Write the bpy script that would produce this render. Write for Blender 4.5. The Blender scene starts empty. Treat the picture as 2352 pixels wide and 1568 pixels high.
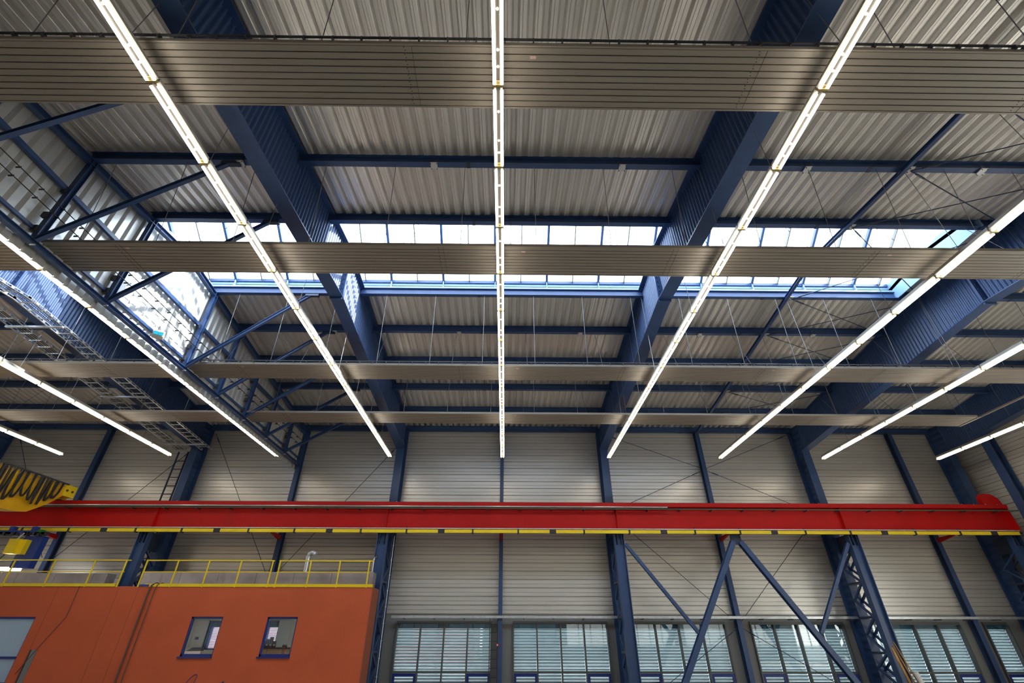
import bpy, math, random
from mathutils import Matrix, Vector
random.seed(4)
sc = bpy.context.scene
C = sc.collection
Z0 = 1.7            # eye height: every height below is measured from the eye, the floor is at -1.7

# ------------------------------------------------------------------ camera
cam_d = bpy.data.cameras.new('camera'); cam = bpy.data.objects.new('camera', cam_d); C.objects.link(cam)
F_PX = 1061.3
cam_d.sensor_width = 36; cam_d.lens = 36*F_PX/2352; cam_d.shift_x = 3/2352; cam_d.clip_start = .05; cam_d.clip_end = 500
PI_, YA, RO = map(math.radians, (32.585, .593, .11))
def ray(x, up):
    c, s = math.cos(RO), math.sin(RO); x, up, w = c*x-s*up, s*x+c*up, 1.0
    y = w*math.cos(PI_)-up*math.sin(PI_); z = w*math.sin(PI_)+up*math.cos(PI_)
    return Vector((x*math.cos(YA)+y*math.sin(YA), -x*math.sin(YA)+y*math.cos(YA), z))
fw = ray(0, 0); rt = (ray(1, 0)-fw).normalized(); up = (ray(0, 1)-fw).normalized()
m = Matrix((rt, up, -fw)).transposed().to_4x4(); m.translation = (.2, 0, Z0); cam.matrix_world = m
sc.camera = cam

# ------------------------------------------------------------------ world, sun, exposure
SKY, SUN, TUBE = 7.0, 7.5, 12.0
w = bpy.data.worlds.new('sky'); sc.world = w; w.use_nodes = True
nt = w.node_tree; bg = nt.nodes['Background']
tc = nt.nodes.new('ShaderNodeTexCoord'); sx = nt.nodes.new('ShaderNodeSeparateXYZ'); rp = nt.nodes.new('ShaderNodeValToRGB')
nt.links.new(tc.outputs['Generated'], sx.inputs[0]); nt.links.new(sx.outputs['Z'], rp.inputs[0]); nt.links.new(rp.outputs[0], bg.inputs[0])
rp.color_ramp.elements[0].color = (.92, .96, 1, 1); rp.color_ramp.elements[1].color = (.66, .83, 1, 1)
bg.inputs[1].default_value = SKY
sd = bpy.data.lights.new('sun', 'SUN'); so = bpy.data.objects.new('sun', sd); C.objects.link(so)
sd.energy = SUN; sd.angle = math.radians(1.0); sd.color = (1, .96, .9)
so.rotation_euler = Vector((-1, .12, -.80)).to_track_quat('-Z', 'Y').to_euler(); so.location = (60, -10, 60)
sc.view_settings.view_transform = 'Standard'; sc.view_settings.look = 'None'; sc.view_settings.gamma = 1
sc.view_settings.use_curve_mapping = False; sc.view_settings.exposure = 0.45
try:
    sc.cycles.max_bounces = 7; sc.cycles.diffuse_bounces = 4; sc.cycles.glossy_bounces = 3; sc.cycles.transparent_max_bounces = 16
    sc.cycles.use_denoising = True; sc.cycles.sample_clamp_indirect = 6; sc.cycles.caustics_reflective = False
except Exception: pass

# ------------------------------------------------------------------ materials
def mat(name, col, rough=.5, metal=0., noise=0., nscale=3., emit=None, es=0., bump=0., stretch=None, spec=.5):
    m = bpy.data.materials.new(name); m.use_nodes = True; t = m.node_tree; b = t.nodes['Principled BSDF']
    b.inputs['Base Color'].default_value = (*col, 1); b.inputs['Roughness'].default_value = rough; b.inputs['Metallic'].default_value = metal
    b.inputs['Specular IOR Level'].default_value = spec
    if emit: b.inputs['Emission Color'].default_value = (*emit, 1); b.inputs['Emission Strength'].default_value = es
    if noise or bump:
        g = t.nodes.new('ShaderNodeNewGeometry'); mp = t.nodes.new('ShaderNodeMapping'); n = t.nodes.new('ShaderNodeTexNoise')
        t.links.new(g.outputs['Position'], mp.inputs[0]); t.links.new(mp.outputs[0], n.inputs['Vector'])
        n.inputs['Scale'].default_value = nscale; n.inputs['Detail'].default_value = 5
        if stretch: mp.inputs['Scale'].default_value = stretch
        if noise:
            r = t.nodes.new('ShaderNodeValToRGB')
            r.color_ramp.elements[0].position = .3; r.color_ramp.elements[1].position = .7
            r.color_ramp.elements[0].color = (*[c*(1-noise) for c in col], 1); r.color_ramp.elements[1].color = (*[min(1, c*(1+noise)) for c in col], 1)
            t.links.new(n.outputs[0], r.inputs[0]); t.links.new(r.outputs[0], b.inputs['Base Color'])
        if bump:
            bp = t.nodes.new('ShaderNodeBump'); bp.inputs['Strength'].default_value = bump; t.links.new(n.outputs[0], bp.inputs['Height']); t.links.new(bp.outputs[0], b.inputs['Normal'])
    return m
def glass(name, tint=(.9, .95, 1), gl=.08):
    m = bpy.data.materials.new(name); m.use_nodes = True; t = m.node_tree; t.nodes.clear()
    o = t.nodes.new('ShaderNodeOutputMaterial'); mx = t.nodes.new('ShaderNodeMixShader'); tr = t.nodes.new('ShaderNodeBsdfTransparent'); gs = t.nodes.new('ShaderNodeBsdfGlossy')
    tr.inputs[0].default_value = (*tint, 1); gs.inputs['Roughness'].default_value = .02; mx.inputs[0].default_value = gl
    t.links.new(tr.outputs[0], mx.inputs[1]); t.links.new(gs.outputs[0], mx.inputs[2]); t.links.new(mx.outputs[0], o.inputs[0]); return m
M = dict(
 deck=mat('galvanised_deck', (.76, .74, .71), .38, .50, .05, .8, stretch=(1, .3, 1)),
 clad=mat('wall_cladding', (.67, .645, .60), 0.33, .42, .04, 1.2, stretch=(.3, 1, 2)),
 slab=mat('roof_insulation', (.25, .25, .25), .8),
 part=mat('partition_sheet', (.66, .66, .64), .36, .42, .06, 1.5),
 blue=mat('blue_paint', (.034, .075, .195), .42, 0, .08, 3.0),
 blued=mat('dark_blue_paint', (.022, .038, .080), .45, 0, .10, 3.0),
 curb=mat('light_blue_paint', (.24, .40, .62), .45),
 red=mat('red_paint', (.50, .007, .007), .42, 0, .08, 1.5, spec=.22),
 yellow=mat('yellow_paint', (.95, .70, .015), .42, 0, .08, 2.0),
 craney=mat('crane_yellow_paint', (.80, .45, .012), .45, 0, .12, 2.0),
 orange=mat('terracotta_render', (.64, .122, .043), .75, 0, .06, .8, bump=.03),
 orange2=mat('terracotta_shade_joint', (.34, .09, .045), .75),  # side-wall shade put into a darker terracotta; joints use it too
 panel=mat('taupe_panel', (.27, .24, .205), .42, .05, .05, 2.0, stretch=(.2, 3, 1)),
 groove=mat('panel_groove', (.04, .02, .014), .6),
 galv=mat('galvanised_steel', (.62, .64, .66), .35, .6, .12, 6.0),
 wire=mat('steel_wire', (.22, .22, .23), .5, .4),
 white=mat('white_enamel', (.80, .78, .74), .35),
 fitting=mat('light_fitting', (.34, .33, .31), .45), holder=mat('brass_lampholder', (.55, .42, .16), .4, .4),
 tube=mat('fluorescent_tube', (1, .95, .85), .4, emit=(1, .90, .74), es=TUBE),
 black=mat('black_rubber', (.02, .02, .022), .5),
 dark=mat('dark_steel', (.045, .045, .055), .5),
 grey=mat('grey_frame', (.10, .105, .10), .45),
 reveal=mat('grey_reveal_panel', (.21, .21, .215), .5),
 green=mat('green_conduit', (.04, .14, .09), .5),
 floor=mat('concrete_floor', (.31, .275, .235), .5, 0, .15, .6, bump=.05),
 ground=mat('outside_paving', (.16, .16, .15), .9, 0, .2, .3),
 slat=mat('blind_slat', (.56, .62, .59), .45),
 teal=mat('teal_blind_box', (.03, .16, .20), .5),
 cobalt=mat('cobalt_frame', (.012, .03, .22), .35),
 roomwall=mat('office_wall', (.50, .50, .42), .8, 0, .05, 2),
 wood=mat('yellow_timber', (.50, .26, .06), .7, 0, .35, 5, stretch=(4, 4, .5)),
 cream=mat('cream_pole', (.75, .70, .58), .5),
 duct=mat('duct_sheet', (.42, .37, .38), .35, .5, .22, 1.3),
 blueb=mat('cobalt_box', (.015, .05, .30), .4),
 lamp=mat('lamp_panel', (1, 1, 1), .4, emit=(1, .97, .9), es=14),
 teallens=mat('teal_lens', (.02, .30, .42), .2),
 hair=mat('dark_hair', (.03, .02, .015), .7), skin=mat('skin', (.45, .24, .16), .55), shirt=mat('white_shirt', (.7, .7, .68), .8),
 beige=mat('beige_board', (.45, .36, .20), .7), sticker=mat('pink_sticker', (.62, .42, .40), .6),
 glass=glass('window_glass'), sglass=glass('skylight_glass', (.93, .97, 1), .04), gapshade=mat('gap_shade', (.026, .023, .018), .6), gableglass=glass('added_gable_glass', (.9, .88, .82), .04), cglass=glass('daylight_tint_right', (.46, .45, .42), .05), tglass=glass('daylight_tint_left', (.17, .185, .19), .04), orail=mat('brown_conduit', (.12, .07, .06), .5),
 bracket=mat('purlin_plate', (.60, .62, .64), .4, .3),
)

# ------------------------------------------------------------------ mesh builder
class MB:
    def __init__(s): s.v = []; s.f = []
    def add(s, vs, fs):
        n = len(s.v); s.v += [tuple(v) for v in vs]; s.f += [tuple(i+n for i in f) for f in fs]; return s
    def box(s, x0, x1, y0, y1, z0, z1):
        return s.add([(x, y, z) for x in (x0, x1) for y in (y0, y1) for z in (z0, z1)], [(0, 1, 3, 2), (4, 6, 7, 5), (0, 4, 5, 1), (2, 3, 7, 6), (0, 2, 6, 4), (1, 5, 7, 3)])
    def bar(s, p, q, w, h, up=(0, 0, 1), off=(0, 0)):
        p, q = Vector(p), Vector(q); d = (q-p).normalized(); u = Vector(up)
        if abs(d.dot(u)) > .98: u = Vector((0, 1, 0))
        a = d.cross(u).normalized(); b = a.cross(d).normalized(); vs = []
        for c in (p, q):
            c = c + a*off[0] + b*off[1]
            for i, j in ((-1, -1), (1, -1), (1, 1), (-1, 1)): vs.append(c+a*i*w/2+b*j*h/2)
        return s.add(vs, [(0, 3, 2, 1), (4, 5, 6, 7), (0, 1, 5, 4), (1, 2, 6, 5), (2, 3, 7, 6), (3, 0, 4, 7)])
    def ibeam(s, p, q, depth, width, tf=.02, tw=.015, up=(0, 0, 1)):
        s.bar(p, q, width, tf, up, (0, depth/2-tf/2)); s.bar(p, q, width, tf, up, (0, -depth/2+tf/2)); s.bar(p, q, tw, depth-2*tf, up); return s
    def tube(s, p, q, r, n=6, r2=None):
        p, q = Vector(p), Vector(q); d = (q-p).normalized(); u = Vector((0, 0, 1)) if abs(d.z) < .9 else Vector((1, 0, 0))
        a = d.cross(u).normalized(); b = a.cross(d); vs = []
        for c, rr in ((p, r), (q, r if r2 is None else r2)):
            for i in range(n): t = 2*math.pi*i/n; vs.append(c+a*math.cos(t)*rr+b*math.sin(t)*rr)
        return s.add(vs, [(i, (i+1) % n, n+(i+1) % n, n+i) for i in range(n)]+[tuple(range(n))[::-1], tuple(range(n, 2*n))])
    def path(s, pts, r, n=6):
        for a, b in zip(pts, pts[1:]): s.tube(a, b, r, n)
        return s
    def prism(s, poly, axis, a0, a1):
        def P(u, v, t): return (t, u, v) if axis == 'x' else (u, t, v) if axis == 'y' else (u, v, t)
        n = len(poly); vs = [P(u, v, a0) for u, v in poly]+[P(u, v, a1) for u, v in poly]
        return s.add(vs, [(i, (i+1) % n, n+(i+1) % n, n+i) for i in range(n)]+[tuple(range(n))[::-1], tuple(range(n, 2*n))])
    def strip(s, A, B):      # ruled surface between two polylines
        n = len(A); return s.add(list(A)+list(B), [(i, i+1, n+i+1, n+i) for i in range(n-1)])
def wloc(o):
    l = Vector(o.location)
    while o.parent: o = o.parent; l += o.location
    return l
def meshobj(name, mb, m, parent=None, smooth=False, loc=None):
    xs, ys, zs = zip(*mb.v)
    if loc is None: L = Vector(((min(xs)+max(xs))/2, (min(ys)+max(ys))/2, min(zs)))
    else: L = Vector(loc)
    me = bpy.data.meshes.new(name); me.from_pydata([(x-L.x, y-L.y, z-L.z) for x, y, z in mb.v], [], mb.f); me.update()
    me.materials.append(M[m] if isinstance(m, str) else m)
    if smooth: me.polygons.foreach_set('use_smooth', [True]*len(me.polygons))
    o = bpy.data.objects.new(name, me); C.objects.link(o); Lw = L+Vector((0, 0, Z0))
    if parent: o.parent = parent; o.location = Lw-wloc(parent)
    else: o.location = Lw
    return o
def inst(name, src, parent, dloc):
    """copy of a part, moved by dloc"""
    o = src.copy(); o.name = name; C.objects.link(o); o.parent = parent; o.location = src.location+Vector(dloc); return o
def tag(o, label=None, cat=None, group=None, kind=None):
    if label: o['label'] = label
    if cat: o['category'] = cat
    if group: o['group'] = group
    if kind: o['kind'] = kind
    return o
def thing(name, loc, label, cat, group=None):
    o = bpy.data.objects.new(name, None); C.objects.link(o); o.location = Vector(loc)+Vector((0, 0, Z0)); o.empty_display_size = .2
    return tag(o, label, cat, group)
def tree(root, d, label=None):
    kids = {}
    for o in bpy.data.objects:
        if o.parent: kids.setdefault(o.parent.name, []).append(o)
    def cp(o, par):
        c = o.copy(); C.objects.link(c); c.parent = par
        for k in kids.get(o.name, []): cp(k, c)
        return c
    r = cp(root, None); r.location = root.location+Vector(d)
    if label: r['label'] = label
    return r

B = 10.95; RIDGE = 12.2
def hb(y): return 11.28-.12*abs(y-RIDGE)          # underside of the purlins
def hd(y): return hb(y)+.30                        # underside of the deck
Y0, Y1 = -.6, 24.95
XL, XR = -29.0, 25.05
PUR_N = [10.35, 8.0, 5.75, 3.5, 1.25]; PUR_F = [14.05, 16.21, 18.37, 20.53, 22.69, 24.78]
FR = [-2.5*B, -1.5*B, -.5*B, .5*B, 1.5*B, 24.35]
SKX0, SKX1 = -21.2, 15.3; SKY0, SKY1 = 10.35, 14.05

# ================================================================== the setting
FL = -1.7
o = meshobj('floor', MB().box(XL, XR, Y0, 25.2, FL-.1, FL), 'floor'); tag(o, kind='structure')
o = meshobj('ground_outside', MB().box(-80, 90, 25.25, 120, FL-.2, FL-.05).box(-80, 90, -90, -.8, FL-.2, FL-.05), 'ground'); tag(o, kind='structure')

# far wall: backing with openings, cladding rows, reveals
CLT = .88                                            # bottom of the cladding
banks = [(-4.72, 4), (.60, 4), (6.05, 4), (11.55, 4), (17.0, 4), (22.45, 1)]
PW = 1.08
smallw = [(-13.2, -12.2, -.5, .6), (-10.62, -10.0, -.5, .6)]
mb = MB(); mb.box(XL, XR+.2, 25.02, 25.2, .52, hd(Y1)+.35)
edges = [XL]
x = XL
solids = []
for a, b_, z0, z1 in smallw:
    solids.append((x, a)); mb.box(a, b_, 25.02, 25.2, FL, z0); x = b_
for bx, n in banks:
    solids.append((x, bx)); x = bx+n*PW
solids.append((x, XR+.2))
for a, b_ in solids: mb.box(a, b_, 25.02, 25.2, FL, .52)
wb = meshobj('wall_back', mb, 'slab'); tag(wb, kind='structure')
RH = .36
def cladrow(x0, x1):     # one horizontal cladding tray: raised face, centre bead, recessed joint
    pr = [(0, .02), (.022, .02), (.040, -.035), (.165, -.035), (.172, -.01), (.188, -.01), (.195, -.035), (.345, -.035), (.36, .02)]
    return MB().strip([(x0, 24.98+b, z) for z, b in pr], [(x1, 24.98+b, z) for z, b in pr])
posts_x = [-29.0, -27.4, -21.9, -16.42, -10.95, -5.475, 0, 5.475, 10.95, 16.42, 21.9, 25.05]
nrow = int((hd(Y1)-CLT)/RH)+1
for a, b_ in zip(posts_x, posts_x[1:]):
    src = meshobj('wall_panel', cladrow(a, b_), 'clad', wb)
    src.location.z += CLT
    for k in range(1, nrow): inst('wall_panel', src, wb, (0, 0, k*RH))
for a, b_ in solids[-7:]:
    if a > -5: meshobj('reveal_panel', MB().box(a-.0, b_+.0, 24.97, 25.01, FL, .6), 'reveal', wb)
meshobj('reveal_panel', MB().box(-5.6, -4.72, 24.97, 25.01, FL, .6), 'reveal', wb)

for i in range(-5, 5):
    a, b_ = i*5.475+.45, min((i+1)*5.475-.45, XR)
    wn = meshobj('window_%d' % (20+i), MB().box(a, b_, Y0-.1, Y0-.04, 3.52, 3.6).box(a, b_, Y0-.1, Y0-.04, -.8, -.72).box(a, b_, Y0-.1, Y0-.04, 1.1, 1.18), 'grey'); tag(wn, kind='structure')
    for k in range(5): xx = a+.03+(b_-a-.06)*k/4; meshobj('mullion', MB().box(xx-.03, xx+.03, Y0-.1, Y0-.03, -.8, 3.6), 'grey', wn)
    meshobj('pane', MB().box(a, b_, Y0-.075, Y0-.07, -.8, 3.6), 'tglass' if i < 1 else 'cglass', wn)  # unseen panes tinted darker on the left so the right gets more daylight

# right gable wall
wr = meshobj('wall_right', MB().box(XR+.05, XR+.2, Y0, 3, FL, 12.3).box(XR+.05, XR+.2, 15, 25.2, FL, 12.3).box(XR+.05, XR+.2, 3, 15, 3.5, 12.3), 'slab'); tag(wr, kind='structure')
def cladrow_y(y0, y1):
    pr = [(0, .02), (.022, .02), (.040, -.035), (.165, -.035), (.172, -.01), (.188, -.01), (.195, -.035), (.345, -.035), (.36, .02)]
    return MB().strip([(XR+.02+b, y0, z) for z, b in pr], [(XR+.02+b, y1, z) for z, b in pr])
wn = meshobj('window_40', MB().box(XR+.03, XR+.1, 3, 15, 3.42, 3.5).box(XR+.03, XR+.1, 2.4, 15, -1.7, -1.62).box(XR+.03, XR+.1, 3, 15, 1.3, 1.38), 'grey'); tag(wn, kind='structure')  # unseen glazing added to bring daylight onto the right side
for k in range(11): meshobj('mullion', MB().box(XR+.03, XR+.1, 3.03+k*1.194-.03, 3.03+k*1.194+.03, -.8, 3.5), 'grey', wn)
meshobj('pane', MB().box(XR+.06, XR+.07, 3, 15, -1.7, 3.5), 'gableglass', wn)
for a, b_ in ((Y0, 3), (15, 16.9), (16.9, 22.35), (22.35, 24.95)):
    src = meshobj('wall_panel', cladrow_y(a, b_), 'clad', wr); src.location.z += CLT-7*RH
    if a == 15:
        up_ = meshobj('wall_panel', cladrow_y(3, 15), 'clad', wr); up_.location.z += CLT+8*RH
        for k in range(1, nrow): inst('wall_panel', up_, wr, (0, 0, k*RH))
    for k in range(1, nrow+11): inst('wall_panel', src, wr, (0, 0, k*RH))
wl = meshobj('wall_left', MB().box(XL-.15, XL, Y0, 25.2, FL, 12.3), 'clad'); tag(wl, kind='structure')
mb = MB().box(XL, XR+.2, Y0-.15, Y0, FL, -.8).box(XL, XR+.2, Y0-.15, Y0, 3.6, 10.6)
for i in range(-5, 5):
    mb.box(i*5.475-.45, i*5.475+.45, Y0-.15, Y0, -.8, 3.6)
wf = meshobj('wall_front', mb, 'clad'); tag(wf, kind='structure')

# ceiling: sloped slab with the ridge opening, and the profiled sheets below it
def slab(mb, x0, x1, y0, y1):
    for a, b_ in ((y0, min(y1, RIDGE)), (max(y0, RIDGE), y1)):
        if b_ > a: mb.prism([(a, hd(a)+.12), (b_, hd(b_)+.12), (b_, hd(b_)+.26), (a, hd(a)+.26)], 'x', x0, x1)
mb = MB(); slab(mb, XL-.1, XR+.2, Y0-.15, SKY0-.1); slab(mb, XL-.1, XR+.2, SKY1+.1, 25.2)
slab(mb, XL-.1, SKX0, SKY0-.1, SKY1+.1); slab(mb, SKX1, XR+.2, SKY0-.1, SKY1+.1)
ceil = meshobj('ceiling', mb, 'slab'); tag(ceil, kind='structure')
NR = 3; PT = .315
def sheet(y0, y1):
    prof = []
    for k in range(NR):
        x = k*PT; prof += [(x, .105), (x+.085, .105), (x+.125, .012), (x+.133, .0), (x+.18, .0), (x+.188, .012), (x+.19, 0.0), (x+.262, 0), (x+.275, .012)]
    prof.append((NR*PT, .105))
    A = [(x, y0, hd(y0)+z) for x, z in prof]; Bp = [(x, y1, hd(y1)+z) for x, z in prof]
    return MB().strip(A, Bp)
def laysheets(y0, y1, xa, xb):
    src = None; x = xa
    while x < xb-.3:
        if src is None:
            src = meshobj('roof_sheet', sheet(y0, y1), 'deck', ceil); src.location.x += x; x0 = x
        else: inst('roof_sheet', src, ceil, (x-x0, 0, 0))
        x += NR*PT
laysheets(Y0, SKY0, XL, XR); laysheets(SKY1, Y1, XL, XR)
laysheets(SKY0, RIDGE, SKX1+.02, XR); laysheets(RIDGE, SKY1, SKX1+.02, XR)
laysheets(SKY0, RIDGE, XL, SKX0); laysheets(RIDGE, SKY1, XL, SKX0)

# ridge skylight
sk = meshobj('window_1', MB(), 'blue') if False else None
CT = 11.80; RG = 13.12
mb = MB()
mb.box(SKX0, SKX1, SKY0-.14, SKY0-.10, hd(SKY0)+.11, CT); mb.box(SKX0, SKX1, SKY1+.10, SKY1+.14, hb(SKY1)+.1, CT)
mb.box(SKX1, SKX1+.04, SKY0-.14, SKY1+.14, hb(SKY1), CT+.1); mb.box(SKX0-.04, SKX0, SKY0-.14, SKY1+.14, hb(SKY1), CT+.1)
mb.box(SKX0, SKX1, SKY0, SKY0+.02, hd(SKY0)-.01, hd(SKY0)+.2); mb.box(SKX0, SKX1, SKY0-.12, SKY0+.02, hd(SKY0)+.11, hd(SKY0)+.2); mb.box(SKX0, SKX1, SKY1-.02, SKY1+.0, hd(SKY1)-.01, hd(SKY1)+.12)
sk = meshobj('window_1', mb, 'curb'); tag(sk, kind='structure')
mb = MB(); mb.box(SKX0, SKX1, SKY0-.16, SKY0-.04, CT-.02, CT+.06); mb.box(SKX0, SKX1, SKY1+.04, SKY1+.14, CT-.08, CT+.04); mb.box(SKX0, SKX1, 12.16, 12.24, RG-.04, RG+.03)
mb.box(SKX0, SKX1, SKY1+.02, SKY1+.12, hd(SKY1)-.02, hd(SKY1)+.03)
meshobj('curb_rail', mb, 'blue', sk)
for xe in (SKX0, SKX1):
    meshobj('gable_end', MB().prism([(SKY0-.1, CT), (SKY1+.1, CT), (RIDGE, RG)], 'x', xe-.02, xe+.02), 'sglass', sk)
gb = gs = gt = None
k = 0
x = -.27-2.03*10
while x < SKX1:
    for j in range(2):
        xx = x+j*1.015
        if not SKX0 < xx < SKX1: continue
        wd = .09 if j == 0 else .035
        mb = MB(); mb.bar((xx, SKY0-.06, CT), (xx, RIDGE, RG), wd, .12); mb.bar((xx, SKY1+.06, CT), (xx, RIDGE, RG), wd, .12)
        meshobj('glazing_bar', mb, 'blue' if j == 0 else 'grey', sk)
        if j == 0:
            meshobj('curb_stiffener', MB().box(xx-.015, xx+.015, SKY1+.0, SKY1+.10, hd(SKY1), CT), 'curb', sk)
        for ya, za, yb, zb in ((SKY0-.08, CT+.06, RIDGE, RG+.07), (SKY1+.08, CT+.06, RIDGE, RG+.07)):
            meshobj('pane', MB().add([(xx+.02, ya, za), (xx+.995, ya, za), (xx+.995, yb, zb), (xx+.02, yb, zb)], [(0, 1, 2, 3)]), 'sglass', sk)
    if k % 2 == 0 and SKX0 < x < SKX1: meshobj('opener_rod', MB().tube((x+.5, RIDGE+.1, RG-.1), (x+.75, SKY1-.2, CT+.15), .018), 'galv', sk)
    x += 2.03; k += 1

# window banks in the far wall
wi = 2
for bx, n in banks:
    x1 = bx+n*PW
    f = MB()
    f.box(bx-.02, x1+.02, 24.90, 25.06, .50, .62)
    wn = meshobj('window_%d' % wi, f, 'grey'); tag(wn, kind='structure'); wi += 1
    for k in range(n+1): meshobj('mullion', MB().box(bx+k*PW-.03, bx+k*PW+.03, 24.86, 25.08, FL, .50), 'grey', wn)
    meshobj('transom', MB().box(bx, x1, 24.89, 25.06, -1.34, -1.27), 'grey', wn)
    for k in range(n):
        a, b_ = bx+k*PW+.03, bx+(k+1)*PW-.03
        meshobj('pane', MB().box(a, b_, 24.985, 24.995, -1.27, .5), 'glass', wn)
        meshobj('pane', MB().box(a, b_, 24.985, 24.995, FL, -1.34), 'glass', wn)
        meshobj('blind_box', MB().box(a, b_, 25.03, 25.14, .33, .5), 'teal', wn)
        s = MB(); z = .27; tilt = random.choice((.066, .068, .0695))
        while z > FL:
            s.add([(a-.01, 25.06, z+tilt*.8), (b_-.008, 25.06, z+tilt*.8), (b_-.008, 25.13, z-tilt*.8), (a-.01, 25.13, z-tilt*.8)], [(0, 1, 2, 3)]); z -= .115
        s.tube((a+.25, 25.10, FL), (a+.25, 25.10, .38), .004, 4); s.tube((b_-.25, 25.10, FL), (b_-.25, 25.10, .38), .004, 4)
        tag(meshobj('blind_slats', s, 'slat', wn), kind='stuff')
        if k in (0, 3):
            mm = MB(); mm.box(a, b_, 24.88, 24.98, -1.46, -1.35); mm.box(a, a+.1, 24.88, 24.98, FL, -1.46); mm.box(b_-.1, b_, 24.88, 24.98, FL, -1.46)
            meshobj('sash_frame', mm, 'cobalt', wn)
for a, b_, z0, z1 in smallw:
    f = MB(); f.box(a, a+.05, 24.9, 25.1, z0, z1); f.box(b_-.05, b_, 24.9, 25.1, z0, z1); f.box(a, b_, 24.9, 25.1, z0, z0+.05); f.box(a, b_, 24.9, 25.1, z1-.05, z1)
    wn = meshobj('window_%d' % wi, f, 'cobalt'); tag(wn, kind='structure'); wi += 1
    meshobj('pane', MB().box(a+.05, b_-.05, 24.985, 24.995, z0+.05, z1-.05), 'glass', wn)
    meshobj('blind_box', MB().box(a+.05, b_-.05, 25.02, 25.1, z1-.24, z1-.05), 'teal', wn)
    s = MB(); z = z1-.25
    while z > z0: s.add([(a+.06, 25.06, z+.012), (b_-.06, 25.06, z+.012), (b_-.06, 25.12, z-.012), (a+.06, 25.12, z-.012)], [(0, 1, 2, 3)]); z -= .06
    tag(meshobj('blind_slats', s, 'slat', wn), kind='stuff')

# pink building glimpsed through the blinds; grey-green one added to block sky
for (x0, x1, y, zt, mm_, lab) in ((-30, -2.2, 44, 9, mat('pink_brick', (.42, .20, .17), .9, 0, .15, 2), 'pink brick building outside, glimpsed through the leftmost window blinds'),
                                 (-1.8, 60, 50, 11, mat('green_grey_render', (.16, .20, .19), .9, 0, .15, 1), 'grey-green building outside, added to block sky behind the blinds')):
    nb = thing('neighbouring_building', ((x0+x1)/2, y, FL), lab, 'building')
    meshobj('wall', MB().box(x0, x1, y, y+10, FL, zt), mm_, nb)
    meshobj('roof', MB().prism([(y-.4, zt), (y+10.4, zt), (y+5, zt+1.6)], 'x', x0-.3, x1+.3), 'slab', nb)
    for k in range(int((x1-x0)/4)):
        for z in (-.6, 2.6, 5.8): wq = meshobj('window', MB().box(x0+1.2+k*4, x0+2.8+k*4, y-.04, y+.02, z, z+1.5), 'grey', nb)

# ================================================================== steel frames
FO = lambda y: 9.52-(.083 if y > RIDGE else .078)*abs(y-RIDGE)   # underside of the rafters
def make_frame(X, label, collabel):
    t = thing('roof_rafter', (X, RIDGE, FO(RIDGE)), label, 'rafter')
    for ya, yb in ((Y0+.35, RIDGE), (RIDGE, 24.2)):
        n = int(abs(yb-ya)/.155*6); A = []; Bt = []
        for i in range(n+1):
            y = ya+(yb-ya)*i/n; xo = .036*math.sin(2*math.pi*(y-ya)/.155); A.append((X+xo, y, FO(y)+.02)); Bt.append((X+xo, y, hd(y)-.02))
        meshobj('corrugated_web', MB().strip(A, Bt), 'blue', t, smooth=True)
        meshobj('bottom_flange', MB().bar((X, ya, FO(ya)), (X, yb, FO(yb)), .44, .03), 'blue', t)
        meshobj('top_flange', MB().bar((X, ya, hd(ya)-.02), (X, yb, hd(yb)-.02), .36, .03), 'blue', t)
    meshobj('splice_plate', MB().box(X-.20, X+.20, RIDGE-.03, RIDGE+.03, FO(RIDGE)-.10, hd(RIDGE)-.02), 'blue', t)
    bb = MB()
    for z in [FO(RIDGE)+.12+.2*i for i in range(9)]:
        for sx in (-1, 1): bb.tube((X+sx*.13, RIDGE-.07, z), (X+sx*.13, RIDGE+.07, z), .018)
    tag(meshobj('splice_bolts', bb, 'dark', t), kind='stuff')
    # wall column
    c = thing('wall_column', (X, 24.5, FL), collabel, 'column')
    zt = FO(24.05)+.0; A = []; Bt = []; n = int((zt-FL)/.155*5)
    for i in range(n+1):
        z = FL+(hd(24.8)-.05-FL)*i/n; xo = .022*math.sin(2*math.pi*z/.31); A.append((X+xo, 24.12, z)); Bt.append((X+xo, 24.86, z))
    meshobj('corrugated_web', MB().strip(A, Bt), 'blue', c, smooth=True)
    meshobj('front_flange', MB().box(X-.2, X+.2, 24.08, 24.12, FL, zt), 'blue', c)
    meshobj('rear_flange', MB().box(X-.2, X+.2, 24.84, 24.88, FL, hd(24.8)-.05), 'blue', c)
    meshobj('base_plate', MB().box(X-.26, X+.26, 24.02, 24.92, FL, FL+.03), 'blue', c)
nm = ['at the far left edge of the roof', 'carrying the two cable trays, left of the sheeted bulkhead', 'between the bulkhead and the middle light row', 'right of the middle light row', 'beyond the skylight end on the right', 'closest to the right gable wall']
cn = ['at the far left edge above the yellow crane', 'with a cable ladder beside it, left', 'rising behind the corner of the terracotta office', 'just right of the middle light row', 'between the cross-braced bay and the right-hand bays', 'in the far right corner of the hall']
for X, a, b_ in zip(FR, nm, cn): make_frame(X, 'deep blue rafter with corrugated web '+a, 'blue wall column with corrugated web '+b_)

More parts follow.
